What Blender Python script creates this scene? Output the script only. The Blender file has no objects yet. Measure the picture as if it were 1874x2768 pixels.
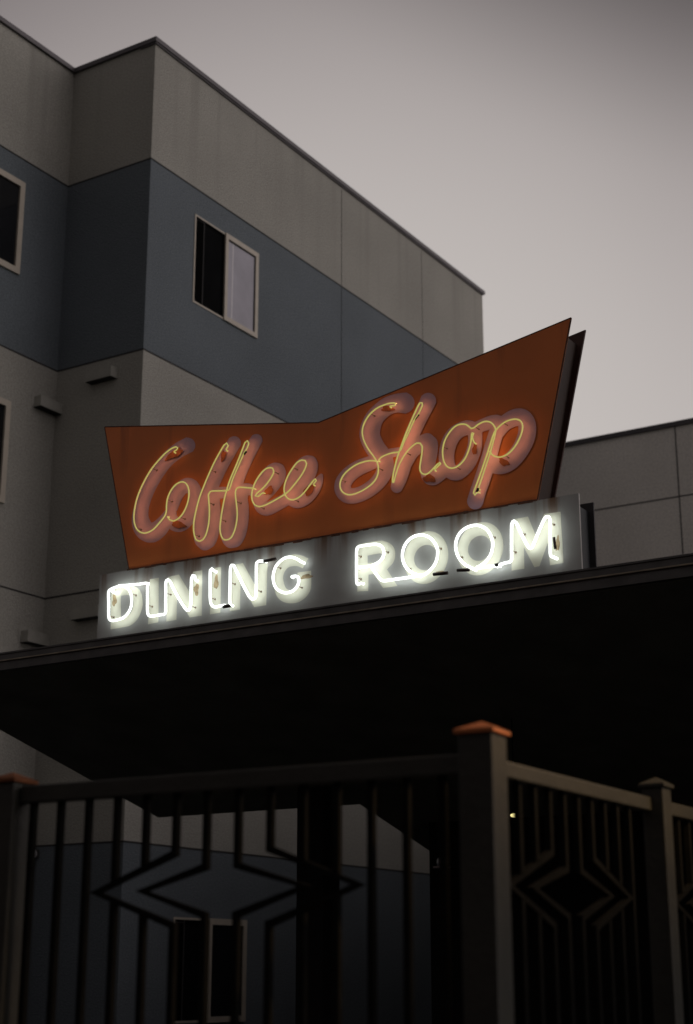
import bpy, bmesh, math, random
import numpy as np
from mathutils import Vector, Matrix, Euler
from mathutils.geometry import delaunay_2d_cdt

random.seed(7)
S = bpy.context.scene
COL = S.collection
R = math.radians

# ------------------------------------------------------------------ camera
EYE = np.array([0.0, 0.0, 1.6])
F, YAW, PIT = 4203.6, R(32.12), R(16.59)
cam_d = bpy.data.cameras.new('camera')
cam = bpy.data.objects.new('camera', cam_d)
COL.objects.link(cam)
cam.location = EYE
cam.rotation_euler = (R(90) + PIT, 0, YAW)
cam_d.sensor_fit = 'VERTICAL'
cam_d.sensor_height = 36
cam_d.lens = F / 2768 * 36
cam_d.clip_start = 0.1
cam_d.clip_end = 2000
cam_d.dof.use_dof = True
cam_d.dof.focus_distance = 13.0
cam_d.dof.aperture_fstop = 1.7
S.camera = cam

# ------------------------------------------------------------------ dusk sky
W = bpy.data.worlds.new('World')
S.world = W
W.use_nodes = True
nt = W.node_tree
for n in list(nt.nodes):
    nt.nodes.remove(n)


def N(tree, t, **k):
    n = tree.nodes.new(t)
    for a, v in k.items():
        setattr(n, a, v)
    return n


out = N(nt, 'ShaderNodeOutputWorld')
bg_dusk = N(nt, 'ShaderNodeBackground')
bg_sky = N(nt, 'ShaderNodeBackground')
addw = N(nt, 'ShaderNodeAddShader')
sky = N(nt, 'ShaderNodeTexSky')
sky.sky_type = 'NISHITA'
sky.sun_disc = False
SUN_EL, SUN_AZ = R(9), R(62)        # azimuth clockwise from +Y
sky.sun_elevation = R(-3)
sky.sun_rotation = SUN_AZ
bg_sky.inputs['Strength'].default_value = 0.05
nt.links.new(sky.outputs[0], bg_sky.inputs['Color'])
tc = N(nt, 'ShaderNodeTexCoord')


def dot_node(v):
    n = N(nt, 'ShaderNodeVectorMath', operation='DOT_PRODUCT')
    nt.links.new(tc.outputs['Generated'], n.inputs[0])
    n.inputs[1].default_value = v
    return n.outputs['Value']


def maprange(x, a, b, c, d, smooth=True):
    n = N(nt, 'ShaderNodeMapRange')
    n.interpolation_type = 'SMOOTHSTEP' if smooth else 'LINEAR'
    nt.links.new(x, n.inputs['Value'])
    for i, v in zip(('From Min', 'From Max', 'To Min', 'To Max'), (a, b, c, d)):
        n.inputs[i].default_value = v
    return n.outputs['Result']


def mmath(op, a, b):
    n = N(nt, 'ShaderNodeMath', operation=op)
    for i, v in enumerate((a, b)):
        if isinstance(v, (int, float)):
            n.inputs[i].default_value = v
        else:
            nt.links.new(v, n.inputs[i])
    return n.outputs[0]


def sky_dir(el, az):                  # az counter-clockwise from +Y
    return (-math.sin(az) * math.cos(el), math.cos(az) * math.cos(el), math.sin(el))


# after-glow low in the west (ahead), darker overhead and behind, paler to the right
glow = maprange(dot_node(sky_dir(R(12.7), R(32.5))), 0.87, 1.0, 0.0, 1.0)
ahead = maprange(dot_node(sky_dir(R(5), R(32.5))), -0.5, 0.6, 0.0, 1.0)
right = maprange(dot_node(sky_dir(R(10), R(-48))), 0.40, 1.0, 0.0, 1.0)
cloud = maprange(dot_node(sky_dir(R(60), R(-4))), 0.807, 0.94, 1.0, 0.092)
lum = mmath('MULTIPLY', mmath('ADD', mmath('ADD', mmath('ADD', 0.130, mmath('MULTIPLY', ahead, 0.014)),
                                           mmath('MULTIPLY', right, 0.82)),
                              mmath('MULTIPLY', glow, 0.376)), cloud)
mixc = N(nt, 'ShaderNodeMix', data_type='RGBA')
mixc.inputs['A'].default_value = (1.09, 0.958, 0.96, 1)
mixc.inputs['B'].default_value = (1.065, 0.99, 0.945, 1)
nt.links.new(glow, mixc.inputs['Factor'])
nt.links.new(mixc.outputs['Result'], bg_dusk.inputs['Color'])
nt.links.new(lum, bg_dusk.inputs['Strength'])
nt.links.new(bg_dusk.outputs[0], addw.inputs[0])
nt.links.new(bg_sky.outputs[0], addw.inputs[1])
nt.links.new(addw.outputs[0], out.inputs['Surface'])

# ------------------------------------------------------------------ faint last light
sun_d = bpy.data.lights.new('sun', 'SUN')
sun_d.energy = 0.12
sun_d.angle = R(25)
sun_d.color = (1.0, 0.93, 0.82)
sun = bpy.data.objects.new('sun', sun_d)
COL.objects.link(sun)
sv = Vector((math.sin(SUN_AZ) * math.cos(SUN_EL), math.cos(SUN_AZ) * math.cos(SUN_EL), math.sin(SUN_EL)))
sun.rotation_euler = sv.to_track_quat('Z', 'Y').to_euler()

S.view_settings.view_transform = 'Standard'
S.view_settings.look = 'None'
S.view_settings.exposure = 0
S.view_settings.gamma = 1

# ------------------------------------------------------------------ geometry helpers
cy, sy, cp, sp = math.cos(YAW), math.sin(YAW), math.cos(PIT), math.sin(PIT)
FW = np.array([-sy * cp, cy * cp, sp])
RT = np.array([cy, sy, 0.0])
UP = np.cross(RT, FW)


def at_y(x, y, Y):
    """point of the vertical plane Y=const seen at photo pixel x, y"""
    d = RT * (x - 937) / F - UP * (y - 1384) / F + FW
    return EYE + d * ((Y - EYE[1]) / d[1])


def at_x(x, y, X):
    d = RT * (x - 937) / F - UP * (y - 1384) / F + FW
    return EYE + d * ((X - EYE[0]) / d[0])


def obj(name, bm, mat, parent=None, smooth=False):
    """link bm (vertices in world space) as one mesh; children share their root's frame"""
    me = bpy.data.meshes.new(name)
    root = parent
    while root is not None and root.parent is not None:
        root = root.parent
    if root is not None and root.get('_frame') is None:
        M = Matrix.Translation(root.location) @ Euler(root.rotation_euler).to_matrix().to_4x4()
        if not root.get('local'):
            bm.transform(M.inverted())
    bmesh.ops.recalc_face_normals(bm, faces=bm.faces)
    if smooth:
        for f in bm.faces:
            f.smooth = True
    bm.to_mesh(me)
    bm.free()
    me.materials.append(mat)
    o = bpy.data.objects.new(name, me)
    COL.objects.link(o)
    o.parent = parent
    return o


def thing(name, label, cat, loc=(0, 0, 0), rz=0, group=None):
    o = bpy.data.objects.new(name, None)
    COL.objects.link(o)
    o.location = loc
    o.rotation_euler = (0, 0, rz)
    o.empty_display_size = 0.2
    o['label'] = label
    o['category'] = cat
    if group:
        o['group'] = group
    return o


def tag(o, label, cat, group=None):
    o['label'] = label
    o['category'] = cat
    if group:
        o['group'] = group
    return o


def struct(name, bm, mat):
    o = obj(name, bm, mat)
    o['kind'] = 'structure'
    return o


def box(bm, x0, x1, y0, y1, z0, z1, bevel=0.0):
    vs = [bm.verts.new((x, y, z)) for x in (x0, x1) for y in (y0, y1) for z in (z0, z1)]
    fs = [(0, 1, 3, 2), (4, 6, 7, 5), (0, 4, 5, 1), (2, 3, 7, 6), (0, 2, 6, 4), (1, 5, 7, 3)]
    faces = [bm.faces.new([vs[i] for i in f]) for f in fs]
    if bevel > 0:
        es = list({e for f in faces for e in f.edges})
        bmesh.ops.bevel(bm, geom=es, offset=bevel, segments=2, affect='EDGES', profile=0.5)
    return bm


def boxes(*bs, bevel=0.0):
    bm = bmesh.new()
    for b in bs:
        box(bm, *b, bevel=bevel)
    return bm


def prism(bm, pts, d):
    """extrude the polygon pts (3-D points) by vector d"""
    a = [bm.verts.new(p) for p in pts]
    b = [bm.verts.new(Vector(p) + Vector(d)) for p in pts]
    bm.faces.new(a)
    bm.faces.new(b[::-1])
    n = len(pts)
    for i in range(n):
        bm.faces.new((a[i], a[(i + 1) % n], b[(i + 1) % n], b[i]))
    return bm


def catmull(pts, step):
    P = [np.array(p, float) for p in pts]
    P = [2 * P[0] - P[1]] + P + [2 * P[-1] - P[-2]]
    res = []
    for i in range(1, len(P) - 2):
        p0, p1, p2, p3 = P[i - 1:i + 3]
        k = max(1, int(np.linalg.norm(p2 - p1) / step))
        for j in range(k):
            t = j / k
            res.append(0.5 * ((2 * p1) + (p2 - p0) * t + (2 * p0 - 5 * p1 + 4 * p2 - p3) * t * t
                              + (3 * p1 - p0 - 3 * p2 + p3) * t ** 3))
    res.append(P[-2])
    return res


def tube(bm, pts, r, seg=10, closed_ends=True):
    pts = [Vector(p) for p in pts]
    n = len(pts)
    tan = []
    for i in range(n):
        t = pts[min(i + 1, n - 1)] - pts[max(i - 1, 0)]
        tan.append(t.normalized() if t.length > 1e-9 else Vector((1, 0, 0)))
    ref = Vector((0, 1, 0)) if abs(tan[0].y) < 0.9 else Vector((0, 0, 1))
    nrm = (ref - tan[0] * ref.dot(tan[0])).normalized()
    rings = []
    for i in range(n):
        nrm = (nrm - tan[i] * nrm.dot(tan[i]))
        nrm = nrm.normalized() if nrm.length > 1e-6 else tan[i].orthogonal().normalized()
        bn = tan[i].cross(nrm)
        rr = r[i] if isinstance(r, (list, tuple)) else r
        rings.append([bm.verts.new(pts[i] + (nrm * math.cos(a) + bn * math.sin(a)) * rr)
                      for a in [2 * math.pi * k / seg for k in range(seg)]])
    for i in range(n - 1):
        for k in range(seg):
            bm.faces.new((rings[i][k], rings[i][(k + 1) % seg], rings[i + 1][(k + 1) % seg], rings[i + 1][k]))
    if closed_ends:
        bm.faces.new(rings[0][::-1])
        bm.faces.new(rings[-1])
    return bm


# ------------------------------------------------------------------ materials
def mat(name, col, rough=0.6, metal=0.0, spec=0.5, var=0.0, vscale=3.0, bump=0.0, bscale=60.0, dirt=None, speck=0.0, sscale=30.0):
    m = bpy.data.materials.new(name)
    m.use_nodes = True
    t = m.node_tree
    b = t.nodes['Principled BSDF']
    b.inputs['Roughness'].default_value = rough
    b.inputs['Metallic'].default_value = metal
    b.inputs['Specular IOR Level'].default_value = spec
    c = (*col, 1)
    b.inputs['Base Color'].default_value = c
    tcn = N(t, 'ShaderNodeTexCoord')
    if var > 0:
        no = N(t, 'ShaderNodeTexNoise')
        no.inputs['Scale'].default_value = vscale
        no.inputs['Detail'].default_value = 6
        t.links.new(tcn.outputs['Object'], no.inputs['Vector'])
        mr = N(t, 'ShaderNodeMapRange')
        mr.inputs['From Min'].default_value = 0.3
        mr.inputs['From Max'].default_value = 0.7
        mr.inputs['To Min'].default_value = 1 - var
        mr.inputs['To Max'].default_value = 1 + var
        t.links.new(no.outputs['Fac'], mr.inputs['Value'])
        mx = N(t, 'ShaderNodeMix', data_type='RGBA', blend_type='MULTIPLY')
        mx.inputs['Factor'].default_value = 1
        mx.inputs['A'].default_value = c
        t.links.new(mr.outputs['Result'], mx.inputs['B'])
        last = mx.outputs['Result']
        if speck > 0:
            n2 = N(t, 'ShaderNodeTexNoise')
            n2.inputs['Scale'].default_value = sscale
            n2.inputs['Detail'].default_value = 3
            t.links.new(tcn.outputs['Object'], n2.inputs['Vector'])
            r2 = N(t, 'ShaderNodeMapRange')
            r2.inputs['From Min'].default_value = 0.3
            r2.inputs['From Max'].default_value = 0.7
            r2.inputs['To Min'].default_value = 1 - speck
            r2.inputs['To Max'].default_value = 1 + speck
            t.links.new(n2.outputs['Fac'], r2.inputs['Value'])
            m2 = N(t, 'ShaderNodeMix', data_type='RGBA', blend_type='MULTIPLY')
            m2.inputs['Factor'].default_value = 1
            t.links.new(last, m2.inputs['A'])
            t.links.new(r2.outputs['Result'], m2.inputs['B'])
            last = m2.outputs['Result']
        if dirt:
            last = dirt(t, tcn, last)
        t.links.new(last, b.inputs['Base Color'])
    if bump > 0:
        nb = N(t, 'ShaderNodeTexNoise')
        nb.inputs['Scale'].default_value = bscale
        nb.inputs['Detail'].default_value = 4
        t.links.new(tcn.outputs['Object'], nb.inputs['Vector'])
        bp = N(t, 'ShaderNodeBump')
        bp.inputs['Strength'].default_value = bump
        bp.inputs['Distance'].default_value = 0.02
        t.links.new(nb.outputs['Fac'], bp.inputs['Height'])
        t.links.new(bp.outputs['Normal'], b.inputs['Normal'])
    return m


def glow_mat(name, col, strength):
    m = bpy.data.materials.new(name)
    m.use_nodes = True
    b = m.node_tree.nodes['Principled BSDF']
    b.inputs['Base Color'].default_value = (0.5, 0.5, 0.5, 1)
    b.inputs['Roughness'].default_value = 0.2
    b.inputs['Emission Color'].default_value = (*col, 1)
    b.inputs['Emission Strength'].default_value = strength
    return m


def streaks(col, top, depth, seed=0.0, thresh=0.52, sx=5.0, sy=0.01):
    """rust runs: narrow vertical stains hanging from height `top`"""
    def f(t, tcn, last):
        mp = N(t, 'ShaderNodeMapping')
        mp.inputs['Scale'].default_value = (sx, sy, 0.35 if sy < 0.1 else 0.06)
        mp.inputs['Location'].default_value = (seed, 0, 0)
        t.links.new(tcn.outputs['Object'], mp.inputs['Vector'])
        no = N(t, 'ShaderNodeTexNoise')
        no.inputs['Scale'].default_value = 1.6
        no.inputs['Detail'].default_value = 5
        t.links.new(mp.outputs['Vector'], no.inputs['Vector'])
        m1 = N(t, 'ShaderNodeMapRange')
        m1.inputs['From Min'].default_value = thresh
        m1.inputs['From Max'].default_value = thresh + 0.16
        t.links.new(no.outputs['Fac'], m1.inputs['Value'])
        sx_ = N(t, 'ShaderNodeSeparateXYZ')
        t.links.new(tcn.outputs['Object'], sx_.inputs[0])
        m2 = N(t, 'ShaderNodeMapRange')
        m2.inputs['From Min'].default_value = top - depth
        m2.inputs['From Max'].default_value = top
        t.links.new(sx_.outputs['Z'], m2.inputs['Value'])
        mu = N(t, 'ShaderNodeMath', operation='MULTIPLY')
        t.links.new(m1.outputs['Result'], mu.inputs[0])
        t.links.new(m2.outputs['Result'], mu.inputs[1])
        mx = N(t, 'ShaderNodeMix', data_type='RGBA')
        mx.inputs['B'].default_value = (*col, 1)
        t.links.new(mu.outputs[0], mx.inputs['Factor'])
        t.links.new(last, mx.inputs['A'])
        return mx.outputs['Result']
    return f


M = dict(
    stucco=mat('grey_stucco', (0.385, 0.385, 0.345), 0.9, spec=0.2, var=0.09, vscale=0.5, bump=0.9, bscale=45, speck=0.16, sscale=34,
               dirt=streaks((0.335, 0.335, 0.30), 16.15, 3.0, 2.0, 0.53, 2.2, 2.2)),
    blue=mat('blue_stucco', (0.150, 0.178, 0.196), 0.9, spec=0.2, var=0.09, vscale=0.5, bump=0.9, bscale=45, speck=0.16, sscale=34),
    panel=mat('grey_panel', (0.84, 0.82, 0.75), 0.85, spec=0.2, var=0.08, vscale=0.5, bump=0.5, bscale=40, speck=0.14, sscale=26),
    joint=mat('dark_joint', (0.05, 0.05, 0.05), 0.9, spec=0.1),  # even dark colour of joints, gaskets and screen bars
    coping=mat('roof_coping', (0.09, 0.085, 0.09), 0.5, metal=0.3, var=0.1, vscale=4),
    wframe=mat('window_frame', (0.50, 0.46, 0.38), 0.6, var=0.06, vscale=6),
    glass=mat('dark_glass', (0.012, 0.013, 0.015), 0.08, spec=0.5, var=0.2, vscale=2),
    screen=mat('insect_screen', (0.006, 0.0065, 0.007), 0.9, spec=0.02, var=0.2, vscale=3),
    room=mat('dark_room', (0.003, 0.003, 0.003), 0.95, spec=0.02),
    blind=mat('window_blind', (0.42, 0.42, 0.47), 0.8, var=0.10, vscale=2.5),
    vent=mat('vent_metal', (0.37, 0.37, 0.33), 0.7, var=0.08, vscale=9),
    ventin=mat('vent_inside', (0.02, 0.02, 0.02), 0.9),
    roof=mat('roof_felt', (0.06, 0.06, 0.06), 0.9, var=0.1),
    orange=mat('orange_enamel', (0.78, 0.212, 0.045), 0.42, spec=0.4, var=0.10, vscale=1.6, bump=0.05, bscale=6,
               dirt=streaks((0.50, 0.13, 0.035), 2.08, 1.9, 3.0, 0.56, 3.0)),
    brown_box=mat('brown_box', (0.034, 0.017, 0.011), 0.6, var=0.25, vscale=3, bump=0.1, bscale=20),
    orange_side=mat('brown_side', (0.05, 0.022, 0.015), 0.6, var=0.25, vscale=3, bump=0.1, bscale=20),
    white=mat('white_enamel', (0.42, 0.42, 0.40), 0.42, spec=0.4, var=0.10, vscale=2.5, bump=0.05, bscale=6,
              dirt=streaks((0.17, 0.085, 0.035), 0.66, 0.30, 0.4, 0.50, 5.0)),
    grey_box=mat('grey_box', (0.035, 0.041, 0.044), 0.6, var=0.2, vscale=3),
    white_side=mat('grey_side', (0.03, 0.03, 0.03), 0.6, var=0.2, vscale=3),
    pink=mat('pink_paint', (0.63, 0.42, 0.50), 0.5, spec=0.35, var=0.10, vscale=5),
    cream=mat('cream_paint', (0.72, 0.71, 0.58), 0.5, spec=0.35, var=0.06, vscale=6),
    rust=mat('rust', (0.10, 0.04, 0.02), 0.9, var=0.5, vscale=14, bump=0.5, bscale=40),
    worn=mat('worn_orange', (0.34, 0.10, 0.03), 0.7, var=0.35, vscale=18),
    stain=mat('rust_stain', (0.36, 0.27, 0.15), 0.8, var=0.4, vscale=25),
    blackout=mat('blackout_paint', (0.035, 0.02, 0.015), 0.6, var=0.3, vscale=30),
    support=mat('glass_standoff', (0.25, 0.18, 0.12), 0.3, var=0.3, vscale=30),
    neon=glow_mat('neon_gas', (1.0, 0.93, 0.20), 0.38),
    neon_rear=glow_mat('neon_rear_glow', (1.0, 0.42, 0.17), 4.2),
    argon=glow_mat('white_neon', (0.95, 1.0, 0.97), 1.7),
    argon_rear=glow_mat('white_neon_rear', (0.93, 1.0, 0.97), 5.8),
    metal=mat('dark_metal', (0.10, 0.10, 0.095), 0.45, metal=0.6, var=0.2, vscale=6, bump=0.1, bscale=18),
    lip=mat('fascia_lip', (0.30, 0.26, 0.19), 0.45, metal=0.1, var=0.3, vscale=9),  # lighter gold tone paints in the highlight along the lip
    soffit=mat('dark_soffit', (0.17, 0.18, 0.145), 0.8, spec=0.2, var=0.2, vscale=2),
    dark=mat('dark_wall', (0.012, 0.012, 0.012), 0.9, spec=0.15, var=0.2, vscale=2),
    lit_cap=mat('orange_lit_cap', (0.46, 0.15, 0.05), 0.6, spec=0.3, var=0.2, vscale=9),  # orange lamp glow on the post cap is put into its colour
    dim_lit_cap=mat('dim_orange_lit_cap', (0.17, 0.06, 0.022), 0.7, spec=0.2, var=0.3, vscale=9),  # fainter orange glow, painted into the left post's cap
    iron=mat('black_iron', (0.009, 0.009, 0.008), 0.85, spec=0.03, var=0.2, vscale=9),
    wood=mat('railing_paint', (0.029, 0.029, 0.022), 0.55, spec=0.4, var=0.15, vscale=7, bump=0.15, bscale=35),
    deck=mat('deck_boards', (0.05, 0.045, 0.04), 0.8, var=0.3, vscale=5, bump=0.3, bscale=9),
    asphalt=mat('asphalt', (0.045, 0.045, 0.048), 0.9, var=0.25, vscale=1.5, bump=0.5, bscale=40),
    steel=mat('brushed_steel', (0.5, 0.5, 0.52), 0.3, metal=0.9),
    bulb=glow_mat('lit_bulb', (1.0, 0.86, 0.36), 1.1),
    brick=mat('brick', (0.10, 0.05, 0.04), 0.9, var=0.3, vscale=4, bump=0.3, bscale=20),
    assumed_lens=glow_mat('assumed_lamp_lens', (1.0, 0.45, 0.12), 6.0),  # lens of the unseen lamp added beside the terrace
    whitefix=mat('pale_plastic', (0.65, 0.65, 0.66), 0.5),
)

# ------------------------------------------------------------------ ground
bm = bmesh.new()
bmesh.ops.create_grid(bm, x_segments=2, y_segments=2, size=600)
struct('ground', bm, M['asphalt'])

# ------------------------------------------------------------------ apartment block
XA, XB, YA, YEND, YC = -14.33, -16.07, 17.0, 28.5, 9.5
XW = -34.0
ZTOP, Z1, Z2, Z3, ZJ = 16.11, 14.01, 10.755, 3.385, 7.065
apt = thing('apartment_building', 'tall stepped apartment block in grey and slate-blue bands rising behind the neon sign',
            'apartment building', (XA, YA, 0))


def storey(z0, z1):
    bm = bmesh.new()
    plan = [(XA, YA), (XA, YEND), (XW, YEND), (XW, YC), (XB, YC), (XB, YA)]
    prism(bm, [(x, y, z0) for x, y in plan], (0, 0, z1 - z0))
    return bm


obj('grey_wall', storey(Z1, ZTOP), M['stucco'], apt)['label'] = 'grey top band under the roof edge'
obj('blue_wall', storey(Z2, Z1), M['blue'], apt)['label'] = 'slate-blue upper band with the half-open window'
obj('grey_wall', storey(Z3, Z2), M['stucco'], apt)['label'] = 'grey middle storeys'
obj('blue_wall', storey(0.0, Z3), M['blue'], apt)['label'] = 'dark blue ground-floor band'


def ring(z0, z1, d):
    """thin strip running round the visible faces, proud by d"""
    return boxes((XA, XA + d, YA - d, YEND, z0, z1), (XB + d, XA, YA - d, YA, z0, z1), (XB, XB + d, YC, YA, z0, z1))


for z in (Z1, Z2, ZJ, Z3):
    obj('reveal', ring(z - 0.012, z + 0.012, 0.006), M['joint'], apt)
obj('reveal', boxes(*[(XA, XA + 0.004, y - w, y + w, Z3, ZTOP - 0.08) for y, w in ((22.65, 0.005), (25.75, 0.0025))]), M['joint'], apt)
# coping: metal cap along the parapet
obj('coping', boxes((XA - 0.3, XA + 0.05, YA - 0.05, YEND + 0.05, ZTOP, ZTOP + 0.08),
                    (XB + 0.05, XA - 0.3, YA - 0.05, YA + 0.3, ZTOP, ZTOP + 0.08),
                    (XB - 0.3, XB + 0.05, YC, YA + 0.3, ZTOP, ZTOP + 0.08),
                    (XA - 0.3, XA + 0.03, YA - 0.03, YEND, ZTOP - 0.03, ZTOP - 0.002)), M['coping'], apt)


def slider_x(X, y0, y1, z0, z1, name='window', blind=True, split=None):
    """sliding window lying in a wall of constant X, outward +X"""
    ym = split or (y0 + y1) / 2
    fw = 0.055
    d = 0.035
    w = obj(name, boxes((X - 0.01, X + d * 0.35, y0, ym, z1 - 0.03, z1), (X - 0.01, X + d * 0.35, y0, ym, z0, z0 + 0.03),
                        (X - 0.01, X + d * 0.35, y0, y0 + 0.03, z0 + 0.03, z1 - 0.03)), M['wframe'], apt)
    # sash (right half) stands proud of the frame
    obj('sash', boxes((X - 0.01, X + d, ym - 0.02, ym + fw, z0 - 0.01, z1 + 0.005), (X - 0.01, X + d, y1 - fw * 1.5, y1, z0 - 0.01, z1 + 0.005),
                      (X - 0.01, X + d, ym + fw, y1 - fw * 1.5, z1 - fw * 1.5, z1 + 0.005), (X - 0.01, X + d, ym + fw, y1 - fw * 1.5, z0 - 0.01, z0 + fw * 1.3)),
        M['wframe'], w)
    obj('open_gap', boxes((X - 0.005, X + 0.004, y0 + 0.03, ym - 0.02, z0 + 0.03, z1 - 0.03)), M['room'], w)
    obj('screen', boxes((X + 0.004, X + 0.009, y0 + 0.24, y0 + 0.262, z0 + 0.03, z1 - 0.03),
                        (X + 0.004, X + 0.009, y0 + 0.03, y0 + 0.24, z1 - 0.075, z1 - 0.065)), M['joint'], w)
    obj('screen_mesh', boxes((X + 0.004, X + 0.0075, y0 + 0.262, ym - 0.11, z0 + 0.035, z1 - 0.10)), M['screen'], w)
    obj('pane', boxes((X - 0.005, X + 0.008, ym + fw, y1 - fw * 1.5, z0 + fw * 1.3, z1 - fw * 1.5)), M['blind'] if blind else M['glass'], w)
    if blind:
        # dark rubber gasket at the top and far side of the pane
        obj('gasket', boxes((X + 0.008, X + 0.016, ym + fw, y1 - fw * 1.5, z1 - fw * 1.5 - 0.022, z1 - fw * 1.5),
                            (X + 0.008, X + 0.016, y1 - fw * 1.5 - 0.02, y1 - fw * 1.5, z0 + fw * 1.3, z1 - fw * 1.5 - 0.022)), M['joint'], w)
        obj('curtain_edge', boxes((X + 0.008, X + 0.0095, ym + 0.20, ym + 0.225, z0 + 0.09, z1 - 0.11)), M['whitefix'], w)
    return w


slider_x(XA, 18.16, 19.93, 11.98, 13.545, split=19.0)['label'] = 'half-open sliding window with a pale blind behind its right pane'
slider_x(XA, 18.16, 19.93, 0.95, 2.40, blind=False, split=19.0)['label'] = 'dark ground-floor window with pale frame'


def fixed_x(X, y0, y1, z0, z1):
    fw = 0.10
    w = obj('window', boxes((X - 0.01, X + 0.04, y0, y1, z1 - fw, z1), (X - 0.01, X + 0.04, y0, y1, z0, z0 + fw),
                            (X - 0.01, X + 0.04, y0, y0 + fw, z0 + fw, z1 - fw), (X - 0.01, X + 0.04, y1 - fw, y1, z0 + fw, z1 - fw),
                            (X - 0.01, X + 0.035, (y0 + y1) / 2 - 0.03, (y0 + y1) / 2 + 0.03, z0 + fw, z1 - fw)), M['wframe'], apt)
    obj('pane', boxes((X - 0.005, X + 0.006, y0 + fw, y1 - fw, z0 + fw, z1 - fw)), M['glass'], w)
    return w


fixed_x(XB, 14.2, 16.0, 12.02, 13.6)['label'] = 'upper window on the recessed left wall'
fixed_x(XB, 14.2, 16.0, 8.31, 9.92)['label'] = 'middle window on the recessed left wall'


def hood(p, u, nrm, w, h=0.17, d=0.15):
    """louvred dryer-vent hood: wedge with a dark open underside; p = underside centre on the wall"""
    p, u, nrm = Vector(p), Vector(u), Vector(nrm)
    z = Vector((0, 0, 1))
    bm = bmesh.new()
    prof = [(0.0, 0.0), (d, 0.0), (d, h), (0.0, h)]
    prism(bm, [p - u * w / 2 + nrm * a + z * b for a, b in prof], u * w)
    o = obj('vent_hood', bm, M['vent'], apt)
    bm = bmesh.new()
    prism(bm, [p + u * sx * (w / 2 - 0.008) + nrm * a - z * 0.006 for sx, a in ((-1, 0.0), (1, 0.0), (1, d - 0.006), (-1, d - 0.006))], (0, 0, 0.003))
    obj('vent_opening', bm, M['ventin'], o)
    bm = bmesh.new()
    prism(bm, [p + u * sx * (w / 2 + 0.05) + z * b for sx, b in ((-1, 0.002), (1, 0.002), (1, h + 0.05), (-1, h + 0.05))], nrm * 0.006)
    obj('vent_flange', bm, M['vent'], o)


for px, py in ((282, 1032), (245, 1675)):
    hood(at_y(px, py, YA), (1, 0, 0), (0, -1, 0), 0.52)
for px, py in ((122, 1113), (88, 1744)):
    hood(at_x(px, py, XB), (0, 1, 0), (1, 0, 0), 0.52)
# small pale wall light low on the inner corner
p = at_y(99, 2309, YA)
bm = bmesh.new()
prism(bm, [(p[0] - 0.06, YA, p[2] - 0.05), (p[0] + 0.06, YA, p[2] - 0.05), (p[0] + 0.06, YA, p[2] + 0.06), (p[0] - 0.06, YA, p[2] + 0.06)], (0, -0.05, 0))
wl = obj('wall_light', bm, M['metal'], apt)
bm = bmesh.new()
bmesh.ops.create_uvsphere(bm, u_segments=14, v_segments=8, radius=0.06, matrix=Matrix.Translation((p[0], YA - 0.07, p[2])))
obj('globe', bm, M['whitefix'], wl, smooth=True)

# ------------------------------------------------------------------ lower grey wing at the back right
wing = thing('panelled_building', 'lower grey panel-clad building with a flat roof behind the right end of the sign',
             'building', (-4, YEND, 0))
GZ = 12.18
obj('wall', boxes((-14.2, 14, YEND, 44, 0, GZ)), M['panel'], wing)
obj('panel_joint', boxes((-14.2, 14, YEND - 0.006, YEND, 10.70, 10.724), (-14.2, 14, YEND - 0.006, YEND, 6.9, 6.924)), M['joint'], wing)
obj('panel_joint', boxes(*[(x, x + 0.022, YEND - 0.007, YEND, 4.0, GZ) for x in (-10.1, -6.0, -1.9, 2.2, 6.3, 10.4)]), M['joint'], wing)
obj('coping', boxes((-14.2, 14, YEND - 0.05, YEND + 0.3, GZ, GZ + 0.10)), M['coping'], wing)

# ------------------------------------------------------------------ coffee shop: sloped canopy, wall, column
SL = math.tan(R(14.5))
YF, ZF = 10.5, 4.355
XL, XN, XR = -11.6, -8.847, 6.0
can = thing('canopy', 'dark wedge-shaped canopy roof carrying the neon signs, soffit sloping down to the rear', 'canopy', (-6, YF, ZF))


def slab(x0, x1, y0, y1, t):
    bm = bmesh.new()
    za, zb = ZF - SL * (y0 - YF), ZF - SL * (y1 - YF)
    prism(bm, [(x0, y0, za), (x0, y1, zb), (x0, y1, zb + t), (x0, y0, za + t)], (x1 - x0, 0, 0))
    return bm


obj('soffit', slab(XL, XN, YF + 0.05, 14.36, 0.10), M['soffit'], can)
obj('soffit', slab(XN, XR, YF + 0.05, 17.2, 0.10), M['soffit'], can)
obj('roof_deck', boxes((XL + 0.05, XR - 0.05, YF + 0.05, YF + 0.9, ZF + 0.10, ZF + 0.165)), M['roof'], can)
# fascia: lower strip, thin lip with its highlight painted in, set-back upper strip
obj('fascia', boxes((XL, XR, YF, YF + 0.05, ZF - 0.005, ZF + 0.075)), M['metal'], can)
obj('fascia_lip', boxes((XL, XR, YF - 0.022, YF + 0.05, ZF + 0.076, ZF + 0.087)), M['lip'], can)
obj('gutter', boxes((XL, XR, YF + 0.02, YF + 0.05, ZF + 0.088, ZF + 0.150), (XL, XR, YF + 0.008, YF + 0.05, ZF + 0.151, ZF + 0.166)), M['metal'], can)

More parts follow.
